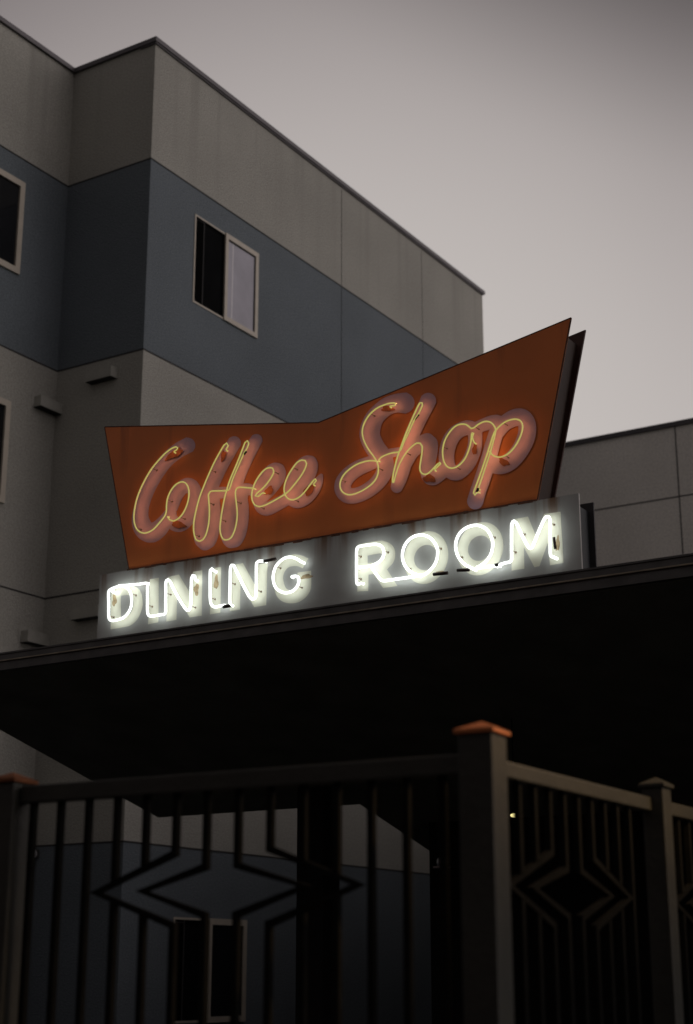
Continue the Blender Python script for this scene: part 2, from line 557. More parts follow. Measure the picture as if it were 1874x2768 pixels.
wallb = thing('coffee_shop_building', 'unlit black coffee shop wall under the right half of the canopy', 'building', (-2, 15, 0))
obj('wall', boxes((-8.36, XR, 15.0, 17.25, 0, 2.6), (-8.36, XR, 17.25, 40.0, 0, 5.2), (-10.6, -8.362, 19.3, 40.0, 0, 5.6)), M['dark'], wallb)  # taller rear blocks are unseen, added to shade the lower apartment wall
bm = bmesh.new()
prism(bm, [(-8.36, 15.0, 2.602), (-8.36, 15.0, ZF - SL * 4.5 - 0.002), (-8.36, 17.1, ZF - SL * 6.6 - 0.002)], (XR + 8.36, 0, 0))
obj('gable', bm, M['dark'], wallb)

c0 = at_y(801, 2400, 13.2)[0]
c1 = at_y(873, 2400, 13.2)[0]
colm = thing('column', 'square black steel column holding up the canopy behind the front railing', 'column', ((c0 + c1) / 2, 13.2, 0))
zc = ZF - SL * (13.4 - YF) - 0.004
obj('shaft', boxes((c0, c1, 13.2, 13.2 + (c1 - c0), 0.02, zc - 0.02), bevel=0.01), M['dark'], colm)
obj('base_plate', boxes((c0 - 0.08, c1 + 0.08, 13.12, 13.2 + (c1 - c0) + 0.08, 0.0, 0.02)), M['metal'], colm)

# security camera on the dark wall
p = at_y(1203, 2340, 15.0)
sc = thing('security_camera', 'tiny metal dome camera on a bracket near the left end of the black wall', 'camera', tuple(p))
bm = boxes((p[0] - 0.07, p[0] + 0.07, 14.86, 15.0, p[2] - 0.03, p[2] - 0.012))
obj('bracket', bm, M['steel'], sc)
bm = bmesh.new()
bmesh.ops.create_uvsphere(bm, u_segments=14, v_segments=8, radius=0.05, matrix=Matrix.Translation((p[0], 14.92, p[2] + 0.03)) @ Matrix.Scale(1.3, 4, (0, 0, 1)))
obj('dome', bm, M['steel'], sc, smooth=True)

# small lit lamp under the canopy
p = at_y(1391, 2204, 12.6)
lp = thing('pendant_lamp', 'small lit yellow lamp glowing under the canopy just right of the corner post', 'lamp', tuple(p))
zs = ZF - SL * (12.6 - YF)
bm = bmesh.new()
bmesh.ops.create_uvsphere(bm, u_segments=14, v_segments=8, radius=0.024, matrix=Matrix.Translation(p) @ Matrix.Diagonal((1.6, 1.6, 0.75, 1)))
obj('bulb', bm, M['bulb'], lp, smooth=True)
bm = bmesh.new()
tube(bm, [(p[0], p[1], p[2] + 0.016), (p[0], p[1], p[2] + 0.03), (p[0], p[1], p[2] + 0.06)], [0.045, 0.035, 0.012], 14)
obj('lamp_shade', bm, M['dark'], lp, smooth=True)
bm = bmesh.new()
tube(bm, [(p[0], p[1], p[2] + 0.06), (p[0], p[1], zs + 0.002)], 0.006, 6)
obj('rod', bm, M['dark'], lp)

# ------------------------------------------------------------------ neon sign cabinets
YS = 10.6                                          # front faces of both signs


def cab(root, front_mat, side_mat, box_mat, outline, inset, thick):
    """two sheet faces with an inset box between; outline = (x, z) points"""
    bm = bmesh.new()
    prism(bm, [(x, YS, z) for x, z in outline], (0, 0.02, 0))
    a = obj('face_panel', bm, front_mat, root)
    bm = bmesh.new()
    prism(bm, [(x, YS + thick - 0.02, z) for x, z in outline], (0, 0.02, 0))
    obj('back_panel', bm, side_mat, root)
    cx = sum(x for x, z in outline) / len(outline)
    cz = sum(z for x, z in outline) / len(outline)
    bm = bmesh.new()
    prism(bm, [(x, YS + 0.02, z) for x, z in inset], (0, thick - 0.04, 0))
    obj('cabinet', bm, box_mat, root)
    return a


def P2(x, y, Y=None):
    q = at_y(x, y, YS if Y is None else Y)
    return (q[0], q[2])


ZB = 5.150                                         # joint between the two cabinets
osg = thing('script_neon_sign', 'orange boomerang-shaped sign with Coffee Shop in yellow neon script on pink lettering', 'neon sign', (-7, YS, ZB - 0.65))
TL, BL, NO, TR, BR = (-9.375, 6.605), (-9.0, ZB), (-6.942, 6.181), (-4.55, 6.605), (-4.90, ZB)
cab(osg, M['orange'], M['orange_side'], M['brown_box'], [BL, BR, TR, NO, TL],
    [(-8.95, ZB), (-4.93, ZB), (-4.63, 6.49), (-6.94, 6.11), (-9.29, 6.53)], 0.30)
# thin folded edge on the outline of the face
bm = bmesh.new()
for a, b in ((TL, NO), (NO, TR), (TR, BR), (TL, BL)):
    va, vb = Vector((a[0], 0, a[1])), Vector((b[0], 0, b[1]))
    t = (vb - va).normalized()
    tube(bm, [(a[0], YS + 0.004, a[1]), (b[0], YS + 0.004, b[1])], 0.007, 6)
obj('edge_trim', bm, M['rust'], osg)

wsg = thing('letter_neon_sign', 'long off-white box sign with DINING ROOM in bright white neon under the orange sign', 'neon sign', (-7, YS, ZB - 0.65))
WL, WR, WB = -9.346, -4.552, 4.50
cab(wsg, M['white'], M['white_side'], M['grey_box'], [(WL, WB), (WR, WB), (WR, ZB - 0.004), (WL, ZB - 0.004)],
    [(WL + 0.06, WB), (WR - 0.05, WB), (WR - 0.05, ZB - 0.07), (WL + 0.06, ZB - 0.07)], 0.30)
# ragged rusty drip edge between the cabinets
bm = bmesh.new()
x = -9.02
while x < -4.9:
    w = random.uniform(0.03, 0.13)
    d = random.uniform(0.004, 0.016)
    box(bm, x, min(x + w, -4.9), YS - 0.006, YS - 0.0005, ZB - d, ZB + random.uniform(0.003, 0.008))
    x += w
obj('rusty_seam', bm, M['rust'], wsg)


# ---- tracing frames: photo crops (origin x, y, photo pixels per unit)
CR = dict(A=(340, 1140, 280 / 1573), B=(500, 1160, 380 / 1573), C=(890, 1040, 300 / 1573), D=(1120, 1060, 350 / 1573),
          E=(270, 1520, 290 / 1573), F=(540, 1460, 320 / 1573), G=(930, 1400, 300 / 1573), H=(1200, 1360, 360 / 1573))


def src(c, pts):
    x0, y0, s = CR[c]
    return [(x0 + p[0] * s, y0 + p[1] * s) + tuple(v * s for v in p[2:3]) for p in pts]


STAND = 0.075                                       # tubes float this far in front of the faces


def neon(root, name, runs, r, mt, step, hook=(True, True)):
    """runs: list of (crop, points); mapped onto the plane of the tubes"""
    px = []
    for c, pts in runs:
        px += src(c, pts)
    sm = catmull(px, step)
    pts = []
    for q in sm:
        w = at_y(q[0], q[1], YS - STAND)
        pts.append([w[0], w[1], w[2]])
    # the ends turn back to their electrodes on the face
    for end, on in ((0, hook[0]), (-1, hook[1])):
        if on:
            e = pts[end]
            nb = pts[1 if end == 0 else -2]
            dx, dz = e[0] - nb[0], e[2] - nb[2]
            l = math.hypot(dx, dz) or 1
            ex = [[e[0] + dx / l * a, e[1] + b, e[2] + dz / l * a] for a, b in ((0.006, 0.006), (0.010, 0.018), (0.011, 0.036))]
            pts = (ex[::-1] + pts) if end == 0 else (pts + ex)
    bm = tube(bmesh.new(), pts, r, 10)
    o = obj(name, bm, mt, root, smooth=True)
    if True:
        # front faces glow dull; rear faces get added emission to light the sign behind
        o.data.materials.append(M['neon_rear'] if mt is M['neon'] else M['argon_rear'])
        for p in o.data.polygons:
            if p.normal.y > (0.62 if mt is M['neon'] else 0.5):
                p.material_index = 1
    return o, pts


def standoffs(o, pts, c, marks, root):
    for m in src(c, marks):
        w = at_y(m[0], m[1], YS - STAND * 0.5)
        q = min(pts, key=lambda v: (v[0] - w[0] + 0.01) ** 2 + (v[2] - w[2]) ** 2)
        bm = tube(bmesh.new(), [(q[0], YS - STAND, q[2]), (q[0], YS - 0.012, q[2]), (q[0], YS - 0.003, q[2])], [0.0035, 0.004, 0.010], 8)
        obj('tube_support', bm, M['support'], o, smooth=True)


def blackout(o, c, a, b, r):
    pa, pb = [at_y(q[0], q[1], YS - STAND + 0.004) for q in src(c, (a, b))]
    obj('blackout_sleeve', tube(bmesh.new(), [pa, (pa + pb) / 2, pb], r, 8), M['blackout'], o, smooth=True)


NR = 0.0066
o, pts = neon(osg, 'neon_tube', [('A', [(738, 450), (775, 425), (790, 398), (765, 382), (700, 405), (600, 480), (500, 585), (400, 705), (310, 850),
    (230, 1010), (170, 1170), (135, 1330), (125, 1470), (145, 1580), (190, 1655), (260, 1690), (340, 1680), (425, 1630), (510, 1535), (585, 1445),
    (616, 1370), (622, 1250), (640, 1150), (690, 1040), (760, 955), (840, 915), (900, 925), (945, 985), (962, 1080), (950, 1190), (920, 1290),
    (870, 1390), (800, 1470), (720, 1508), (668, 1490), (636, 1448)])], NR, M['neon'], 5)
o['label'] = 'yellow neon tube tracing the capital C and the o'
standoffs(o, pts, 'A', [(450, 700), (700, 1210), (220, 1630), (880, 1440)], osg)
o, pts = neon(osg, 'neon_tube', [('B', [(462, 222), (484, 185), (468, 156), (438, 180), (390, 260), (330, 370), (270, 500), (215, 630), (165, 760),
    (130, 890), (105, 1010), (97, 1100), (105, 1180), (128, 1240), (160, 1254), (200, 1235), (235, 1180), (260, 1090), (272, 1000), (274, 900),
    (268, 800), (264, 730), (285, 698), (350, 691), (430, 690), (488, 682), (510, 640), (535, 560), (582, 450), (628, 345), (662, 270), (700, 205), (714, 155), (698, 130),
    (674, 150), (648, 215), (600, 340), (545, 470), (500, 580), (468, 680), (440, 790), (415, 920), (400, 1030), (393, 1110), (402, 1180),
    (428, 1230), (470, 1239), (515, 1215), (550, 1150), (575, 1060), (586, 960), (580, 860), (568, 760), (568, 690), (592, 655), (650, 652), (758, 661)])],
    NR, M['neon'], 5)
o['label'] = 'yellow neon tube tracing the double f'
standoffs(o, pts, 'B', [(330, 480), (310, 825), (430, 1020), (620, 810), (130, 1190)], osg)
blackout(o, 'B', (655, 285), (690, 250), 0.010)
o, pts = neon(osg, 'neon_tube', [('B', [(862, 718), (820, 752), (786, 748), (805, 718), (865, 668), (925, 600), (972, 530), (995, 475), (983, 440),
    (942, 431), (890, 455), (840, 510), (795, 580), (765, 650), (748, 730), (755, 800), (785, 850), (835, 867), (900, 850), (980, 810), (1060, 765),
    (1110, 735), (1165, 690), (1232, 610), (1300, 520), (1345, 440), (1361, 385), (1345, 352), (1308, 346), (1260, 370), (1210, 430), (1160, 510),
    (1125, 590), (1110, 670), (1120, 730), (1150, 775), (1200, 791), (1260, 772), (1320, 725), (1380, 650), (1425, 590), (1458, 558), (1470, 575), (1442, 612)])],
    NR, M['neon'], 5)
o['label'] = 'yellow neon tube tracing the two letters e'
standoffs(o, pts, 'B', [(1030, 475), (880, 880), (1250, 455), (1250, 800)], osg)
o, pts = neon(osg, 'neon_tube', [('C', [(868, 305), (935, 290), (955, 268), (915, 258), (850, 265), (770, 290), (690, 325), (610, 385), (545, 460),
    (495, 550), (470, 650), (478, 740), (510, 830), (560, 920), (620, 1000), (665, 1070), (695, 1150), (695, 1240), (670, 1320), (620, 1390),
    (550, 1450), (450, 1510), (350, 1550), (270, 1558), (200, 1530), (160, 1470), (155, 1400), (180, 1320), (230, 1250), (310, 1180), (400, 1125),
    (500, 1090), (590, 1076), (645, 1078)])], NR, M['neon'], 5)
o['label'] = 'yellow neon tube tracing the capital S'
standoffs(o, pts, 'C', [(640, 410), (730, 1200), (210, 1350)], osg)
o, pts = neon(osg, 'neon_tube', [('C', [(705, 1062), (740, 1025), (830, 985), (910, 962), (975, 955), (1018, 920), (1062, 810), (1112, 710), (1165, 590), (1215, 485), (1262, 420), (1322, 290), (1316, 256), (1288, 257),
    (1258, 305), (1200, 430), (1130, 590), (1068, 740), (1008, 910), (963, 1040), (928, 1180), (903, 1300), (900, 1385), (914, 1385), (940, 1290), (985, 1150), (1040, 1040), (1110, 940),
    (1180, 870), (1240, 828), (1288, 828), (1318, 870), (1316, 960), (1300, 1070), (1285, 1180), (1300, 1240), (1345, 1270), (1400, 1258), (1460, 1205),
    (1530, 1130), (1572, 1102), (1580, 1120), (1500, 1195)])], NR, M['neon'], 5)
o['label'] = 'yellow neon tube tracing the letter h'
standoffs(o, pts, 'C', [(1150, 970)], osg)
blackout(o, 'C', (1205, 500), (1270, 420), 0.010)
o, pts = neon(osg, 'neon_tube', [('D', [(722, 600), (706, 545), (722, 500), (702, 494), (695, 540), (685, 620), (660, 710), (620, 800), (570, 865), (510, 910),
    (450, 925), (395, 900), (360, 840), (345, 750), (352, 660), (375, 580), (420, 500), (480, 430), (540, 395), (600, 388), (645, 402), (690, 440),
    (722, 436), (780, 390), (850, 358), (912, 360), (960, 395), (988, 450), (980, 520), (955, 620), (920, 745), (872, 890), (824, 1035), (782, 1160)])],
    NR, M['neon'], 5)
o['label'] = 'yellow neon tube tracing the second o and its link to the p'
standoffs(o, pts, 'D', [(420, 680), (540, 930), (780, 440)], osg)
o, pts = neon(osg, 'neon_tube', [('D', [(762, 1222), (735, 1250), (722, 1225), (735, 1180), (772, 1080), (822, 940), (872, 790), (918, 650), (952, 540), (985, 470),
    (1040, 410), (1110, 360), (1180, 334), (1250, 330), (1300, 360), (1318, 420), (1300, 510), (1260, 600), (1200, 690), (1130, 755), (1050, 788),
    (980, 780), (935, 750), (918, 728)])], NR, M['neon'], 5)
o['label'] = 'yellow neon tube tracing the letter p'
standoffs(o, pts, 'D', [(1140, 400), (1150, 790)], osg)
blackout(o, 'D', (780, 1165), (760, 1215), 0.010)

# ---- white tubes
WR_ = 0.0122
o, pts = neon(wsg, 'neon_tube', [('E', [(190, 430), (150, 400), (128, 450), (130, 600), (130, 750), (138, 830), (180, 856), (250, 845), (340, 815), (410, 750),
    (455, 660), (468, 560), (455, 460), (420, 395), (350, 352), (260, 358), (175, 385)])], WR_, M['argon'], 4)
o['label'] = 'white neon tube tracing the letter D'
standoffs(o, pts, 'E', [(515, 470), (190, 800)], wsg)
o, pts = neon(wsg, 'neon_tube', [('E', [(280, 345), (400, 335), (560, 322), (680, 305), (715, 310), (700, 350), (698, 450), (698, 600), (700, 720), (716, 778), (762, 790), (850, 775),
    (945, 762), (966, 740), (966, 600), (968, 450), (968, 320), (975, 270), (1000, 250), (1030, 280), (1080, 385), (1150, 515), (1220, 630), (1278, 704), (1310, 700),
    (1330, 640), (1336, 500), (1340, 350), (1345, 230), (1362, 192), (1392, 200), (1398, 245)])], WR_, M['argon'], 4)
o['label'] = 'white neon tube tracing the first I and N'
standoffs(o, pts, 'E', [(780, 630), (1040, 460), (1410, 640)], wsg)
o, pts = neon(wsg, 'neon_tube', [('F', [(182, 400), (162, 378), (142, 400), (138, 480), (138, 620), (140, 780), (156, 858), (200, 890), (260, 878), (320, 866)])], WR_, M['argon'], 4)
o['label'] = 'white neon tube tracing the second I'
standoffs(o, pts, 'F', [(200, 770)], wsg)
blackout(o, 'F', (315, 885), (415, 868), 0.016)
o, pts = neon(wsg, 'neon_tube', [('F', [(408, 850), (400, 800), (402, 650), (405, 500), (408, 380), (425, 332), (452, 335), (485, 405), (540, 520), (600, 640), (660, 750),
    (702, 788), (735, 775), (750, 700), (752, 550), (752, 400), (756, 305), (782, 280), (845, 278)])], WR_, M['argon'], 4)
o['label'] = 'white neon tube tracing the second N'
standoffs(o, pts, 'F', [(460, 570), (820, 660)], wsg)
blackout(o, 'F', (855, 280), (1010, 250), 0.014)
o, pts = neon(wsg, 'neon_tube', [('F', [(1352, 288), (1290, 250), (1220, 226), (1140, 235), (1070, 280), (1012, 350), (982, 440), (976, 520), (1000, 610), (1050, 668), (1120, 698),
    (1190, 694), (1250, 665), (1298, 610), (1318, 550), (1310, 495), (1272, 478), (1228, 484)])], WR_, M['argon'], 4)
o['label'] = 'white neon tube tracing the letter G'
standoffs(o, pts, 'F', [(1080, 375), (1370, 650)], wsg)
o, pts = neon(wsg, 'neon_tube', [('G', [(228, 930), (195, 945), (180, 900), (178, 750), (178, 600), (180, 460), (200, 412), (260, 395), (360, 380), (450, 372), (520, 392), (556, 440),
    (565, 505), (545, 570), (490, 630), (400, 672), (300, 692), (210, 695)])], WR_, M['argon'], 4)
o['label'] = 'white neon tube tracing the bowl of the R'
standoffs(o, pts, 'G', [(240, 530), (610, 470), (235, 850)], wsg)
o, pts = neon(wsg, 'neon_tube', [('G', [(395, 700), (440, 770), (490, 838), (530, 882), (580, 890), (700, 873), (830, 855), (950, 838), (1060, 815), (1130, 805), (1190, 770), (1255, 705),
    (1305, 620), (1328, 520), (1322, 430), (1280, 345), (1210, 275), (1120, 242), (1020, 252), (930, 302), (862, 390), (830, 500), (836, 600), (880, 698), (960, 772), (1050, 812)])],
    WR_, M['argon'], 4)
o['label'] = 'white neon tube tracing the leg of the R and the first O'
standoffs(o, pts, 'G', [(1380, 400), (940, 710)], wsg)
blackout(o, 'G', (1270, 800), (1470, 780), 0.014)
o, pts = neon(wsg, 'neon_tube', [('H', [(345, 775), (250, 725), (182, 650), (146, 560), (143, 460), (185, 360), (260, 295), (350, 263), (430, 268), (510, 315), (562, 400), (578, 490),
    (560, 590), (512, 670), (440, 735), (385, 765), (480, 755), (598, 740)])], WR_, M['argon'], 4)
o['label'] = 'white neon tube tracing the second O'
standoffs(o, pts, 'H', [(230, 600), (610, 370)], wsg)
blackout(o, 'H', (160, 793), (300, 788), 0.014)
blackout(o, 'H', (605, 735), (655, 722), 0.014)
o, pts = neon(wsg, 'neon_tube', [('H', [(660, 728), (730, 705), (788, 690), (800, 640), (800, 500), (800, 350), (804, 245), (825, 210), (852, 228), (892, 312), (940, 410), (982, 492),
    (1018, 535), (1042, 522), (1078, 440), (1122, 330), (1170, 222), (1205, 162), (1235, 160), (1254, 200), (1258, 350), (1258, 500), (1258, 590), (1268, 628), (1300, 640)])],
    WR_, M['argon'], 4)
o['label'] = 'white neon tube tracing the letter M'
standoffs(o, pts, 'H', [(960, 350), (860, 560), (1310, 235)], wsg)
blackout(o, 'H', (1300, 405), (1318, 540), 0.012)


# ---- painted letters behind the tubes
def ccw(p):
    a = sum(p[i][0] * p[(i + 1) % len(p)][1] - p[(i + 1) % len(p)][0] * p[i][1] for i in range(len(p)))
    return p if a > 0 else p[::-1]


def paint(root, name, faces, holes, mt, off, Y=YS):
    """union of photo-space polygons minus holes, as one flat sheet just in front of the face"""
    co, fs = [], []
    for poly in list(faces) + list(holes):
        poly = ccw([tuple(q[:2]) for q in poly])
        fs.append(list(range(len(co), len(co) + len(poly))))
        co += [Vector((q[0], q[1])) for q in poly]
    nf = len(faces)
    v, e, f, _, _, orig = delaunay_2d_cdt(co, [], fs, 0, 1e-4)
    bm = bmesh.new()
    vs = {}
    for tri, og in zip(f, orig):
        if any(i < nf for i in og) and not any(i >= nf for i in og):
            for i in tri:
                if i not in vs:
                    w = at_y(v[i][0], v[i][1], Y - off)
                    vs[i] = bm.verts.new(w)
            try:
                bm.faces.new([vs[i] for i in tri])
            except ValueError:
                pass
    for fc in bm.faces:
        fc.normal_update()
        if fc.normal.y > 0:
            fc.normal_flip()
    o = obj(name, bm, mt, root)
    return o


def stroke(c, pts, ends=(0, 0), step=6):
    """brush stroke polygons; pts (x, y, width); ends 1 = round"""
    s = src(c, pts)
    sm = catmull(s, step)
    polys = []
    n = len(sm)
    for i, q in enumerate(sm):
        if (i > 0 or ends[0]) and (i < n - 1 or ends[1]):
            polys.append([(q[0] + math.cos(a) * q[2] / 2, q[1] + math.sin(a) * q[2] / 2) for a in [2 * math.pi * k / 22 for k in range(22)]])
    for a, b in zip(sm, sm[1:]):
        d = np.array([b[0] - a[0], b[1] - a[1]])
        l = np.linalg.norm(d)
        if l < 1e-6:
            continue
        nn = np.array([-d[1], d[0]]) / l
        quad = [(a[0] + nn[0] * a[2] / 2, a[1] + nn[1] * a[2] / 2), (b[0] + nn[0] * b[2] / 2, b[1] + nn[1] * b[2] / 2),
                (b[0] - nn[0] * b[2] / 2, b[1] - nn[1] * b[2] / 2), (a[0] - nn[0] * a[2] / 2, a[1] - nn[1] * a[2] / 2)]
        polys.append(quad)
    return polys


def w_(pts, w, dx=0, dy=0):
    return [(p[0] + dx, p[1] + dy, p[2] if len(p) > 2 else w) for p in pts]


PL = 'painted_letter'
SC = []
SC.append(('C', stroke('A', [(980, 340, 235), (900, 380, 235), (800, 437, 232), (630, 577, 218), (475, 780, 215), (345, 1010, 215), (258, 1240, 218), (222, 1430, 250),
    (245, 1570, 290), (310, 1660, 305), (400, 1685, 300), (500, 1630, 270), (590, 1530, 230), (680, 1400, 190)], (0, 1)), []))
SC.append(('o', stroke('A', [(700, 1300, 190), (735, 1200, 200), (785, 1090, 205), (855, 1005, 212), (935, 960, 218), (1000, 980, 218), (1042, 1045, 218), (1055, 1140, 215), (1045, 1240, 215),
    (1015, 1340, 215), (965, 1440, 215), (895, 1525, 215), (815, 1568, 215), (740, 1548, 215), (700, 1490, 205)], (1, 1)), []))
SC.append(('f', stroke('B', [(565, 133, 152), (500, 245, 152), (412, 400, 152), (345, 540, 152), (288, 680, 150), (242, 810, 150), (207, 940, 150), (182, 1060, 150), (174, 1170, 152),
    (190, 1245, 160), (225, 1278, 160), (265, 1255, 158), (296, 1190, 155), (316, 1080, 152), (325, 960, 150), (322, 850, 150), (325, 760, 140), (400, 712, 130), (490, 715, 130)], (0, 1)), []))
SC.append(('f', stroke('B', [(815, 98, 132), (742, 220, 150), (672, 360, 152), (612, 500, 152), (567, 640, 150), (532, 770, 150), (502, 900, 150), (482, 1020, 150), (474, 1120, 152),
    (482, 1200, 158), (515, 1252, 160), (560, 1245, 158), (600, 1185, 155), (628, 1090, 152), (640, 980, 150), (640, 860, 150), (632, 760, 145), (680, 670, 130), (760, 690, 120)], (0, 1)), []))
SC.append(('e', stroke('B', [(875, 745, 150), (935, 690, 150), (995, 620, 150), (1042, 550, 150), (1058, 490, 150), (1046, 456, 150), (1012, 448, 150), (965, 475, 150), (915, 530, 150),
    (872, 600, 150), (842, 670, 150), (828, 750, 150), (838, 820, 150), (865, 872, 155), (912, 892, 155), (975, 872, 150), (1055, 830, 145), (1140, 785, 140)], (1, 1)), []))
SC.append(('e', stroke('B', [(1135, 785, 145), (1225, 705, 145), (1300, 630, 148), (1370, 540, 150), (1408, 460, 150), (1416, 400, 150), (1405, 372, 150), (1372, 368, 150), (1325, 392, 150),
    (1275, 450, 150), (1228, 530, 150), (1196, 610, 150), (1182, 690, 150), (1190, 750, 150), (1217, 795, 155), (1265, 810, 152), (1325, 790, 150), (1385, 740, 150), (1440, 670, 145), (1490, 595, 110), (1525, 520, 45)], (1, 1)), []))
SC.append(('S', stroke('C', [(1100, 260, 300), (1030, 258, 285), (955, 262, 265), (838, 298, 255), (728, 378, 252), (645, 470, 262), (592, 590, 285), (575, 700, 292), (602, 800, 290), (665, 915, 285),
    (742, 1010, 275), (788, 1100, 255), (792, 1200, 235), (750, 1300, 225), (680, 1392, 220), (590, 1470, 215), (470, 1540, 215), (350, 1575, 220), (250, 1560, 230), (195, 1490, 235), (198, 1400, 235),
    (260, 1300, 228), (360, 1215, 222), (480, 1150, 215), (600, 1105, 200), (720, 1050, 165), (850, 980, 140), (1000, 940, 110)], (0, 1)), []))
SC.append(('h', stroke('C', [(1418, 198, 229), (1360, 320, 222), (1290, 460, 215), (1185, 690, 210), (1110, 920, 215), (1055, 1130, 225), (1000, 1330, 205), (950, 1475, 165)], (0, 0)) +
           stroke('C', [(1085, 1120, 180), (1170, 960, 200), (1285, 850, 205), (1390, 790, 210), (1438, 830, 205), (1436, 950, 205), (1410, 1080, 205), (1392, 1200, 205), (1412, 1290, 210), (1470, 1320, 215),
                        (1570, 1270, 190), (1650, 1200, 160)], (1, 1)), []))
SC.append(('o', stroke('D', [(742, 480, 170), (738, 640, 175), (705, 760, 178), (655, 865, 180), (585, 945, 178), (510, 985, 180), (440, 960, 185), (402, 880, 190), (392, 780, 190), (405, 680, 190), (440, 580, 190),
    (500, 500, 185), (570, 455, 180), (640, 432, 180), (700, 440, 175), (745, 480, 170)], (1, 1)) +
           stroke('D', [(700, 470, 150), (790, 420, 150), (880, 385, 160), (960, 362, 168), (1030, 372, 175), (1035, 460, 170)], (1, 1)), []))
SC.append(('p', stroke('D', [(1010, 440, 170), (985, 530, 180), (940, 680, 185), (890, 860, 190), (830, 1050, 195), (775, 1210, 195), (742, 1325, 200)], (1, 1)) +
           stroke('D', [(1010, 490, 170), (1100, 380, 190), (1220, 312, 210), (1315, 312, 215), (1368, 385, 215), (1370, 500, 218), (1332, 620, 215), (1262, 740, 210), (1170, 838, 212), (1060, 890, 212), (950, 885, 200)], (1, 1)), []))
for k, (ch, polys, holes) in enumerate(SC):
    o = paint(osg, PL, polys, holes, M['pink'], 0.0012 + 0.0009 * k)
    o['label'] = 'pink painted letter ' + ch + (' of Coffee' if k < 6 else ' of Shop')


def poly(c, pts):
    return [tuple(q[:2]) for q in src(c, pts)]


def ell(c, cx, cy_, u, v, n=40):
    return poly(c, [(cx + u[0] * math.cos(a) + v[0] * math.sin(a), cy_ + u[1] * math.cos(a) + v[1] * math.sin(a)) for a in [2 * math.pi * k / n for k in range(n)]])


def smooth_poly(c, pts, corners):
    """closed outline; indices in `corners` stay sharp, the rest is smoothed"""
    n = len(pts)
    res = []
    order = sorted(corners)
    for a, b in zip(order, order[1:] + [order[0] + n]):
        run = [pts[i % n] for i in range(a, b + 1)]
        seg = catmull(run, 12) if len(run) > 2 else [np.array(r_, float) for r_ in run]
        res += [tuple(q) for q in seg[:-1]]
    return poly(c, res)


LET = [
    (smooth_poly('E', [(158, 985), (165, 392), (400, 352), (500, 352), (580, 400), (622, 500), (630, 620), (602, 740), (540, 850), (450, 925), (330, 955)], [0, 1, 2]),
     [smooth_poly('E', [(310, 490), (400, 478), (460, 490), (490, 560), (488, 650), (450, 740), (390, 800), (310, 832)], [0, 1, 7])]),
    (poly('E', [(735, 248), (868, 226), (860, 880), (708, 908)]), []),
    (poly('E', [(1000, 215), (1160, 178), (1355, 500), (1365, 138), (1505, 115), (1495, 782), (1320, 808), (1135, 500), (1125, 845), (975, 868)]), []),
    (poly('F', [(150, 378), (288, 355), (275, 965), (137, 987)]), []),
    (poly('F', [(420, 332), (575, 305), (765, 650), (770, 322), (905, 303), (885, 865), (725, 890), (545, 570), (535, 925), (400, 945)]), []),
    (smooth_poly('F', [(1445, 245), (1360, 205), (1260, 190), (1160, 215), (1070, 290), (1010, 400), (990, 520), (995, 650), (1030, 750), (1100, 815), (1200, 840), (1310, 825),
                       (1410, 760), (1470, 670), (1485, 580), (1480, 405), (1300, 432), (1298, 525), (1345, 520), (1330, 590), (1290, 640), (1210, 665), (1150, 640), (1120, 570), (1110, 490), (1130, 420), (1180, 365), (1250, 345), (1310, 350), (1370, 375)],
                 [0, 14, 15, 16, 17, 18, 29]), []),
    (smooth_poly('G', [(188, 1045), (200, 372), (380, 340), (540, 320), (650, 360), (712, 430), (728, 525), (700, 630), (610, 730), (760, 965), (555, 995), (420, 795), (350, 805), (345, 1035)],
                 [0, 1, 3, 8, 9, 10, 11, 12, 13]),
     [smooth_poly('G', [(335, 535), (420, 518), (510, 502), (560, 520), (562, 570), (520, 615), (430, 632), (338, 645)], [0, 2, 5, 7])]),
    (ell('G', 1165, 562, (315, -50), (5, 372)), [ell('G', 1160, 562, (165, -26), (4, 178))]),
    (ell('H', 432, 540, (272, -48), (4, 312)), [ell('H', 424, 533, (138, -22), (3, 148))]),
    (poly('H', [(815, 192), (995, 158), (1085, 378), (1185, 128), (1380, 100), (1415, 706), (1255, 735), (1228, 470), (1130, 745), (1070, 757), (945, 520), (952, 775), (800, 797)]), []),
]
for k, (o_, h_) in enumerate(LET):
    o = paint(wsg, PL, [o_], h_, M['cream'], 0.0012)
    o['label'] = 'cream painted letter ' + 'DININGROOM'[k] + (' of DINING' if k < 6 else ' of ROOM')


# worn patches behind electrodes (bare undercoat)
def blob(c, cx, cy_, rx, ry, ang, root, mt, k):
    n = 22
    ps = []
    for i in range(n):
        a = 2 * math.pi * i / n
        r = 1 + 0.16 * math.sin(3 * a + cx) + 0.10 * math.sin(5 * a + cy_)
        x, y = rx * r * math.cos(a), ry * r * math.sin(a)
        ps.append((cx + x * math.cos(ang) - y * math.sin(ang), cy_ + x * math.sin(ang) + y * math.cos(ang)))
    o = paint(root, 'worn_patch', [poly(c, ps)], [], mt, 0.0122 + 0.0003 * k if root is osg else 0.0024)


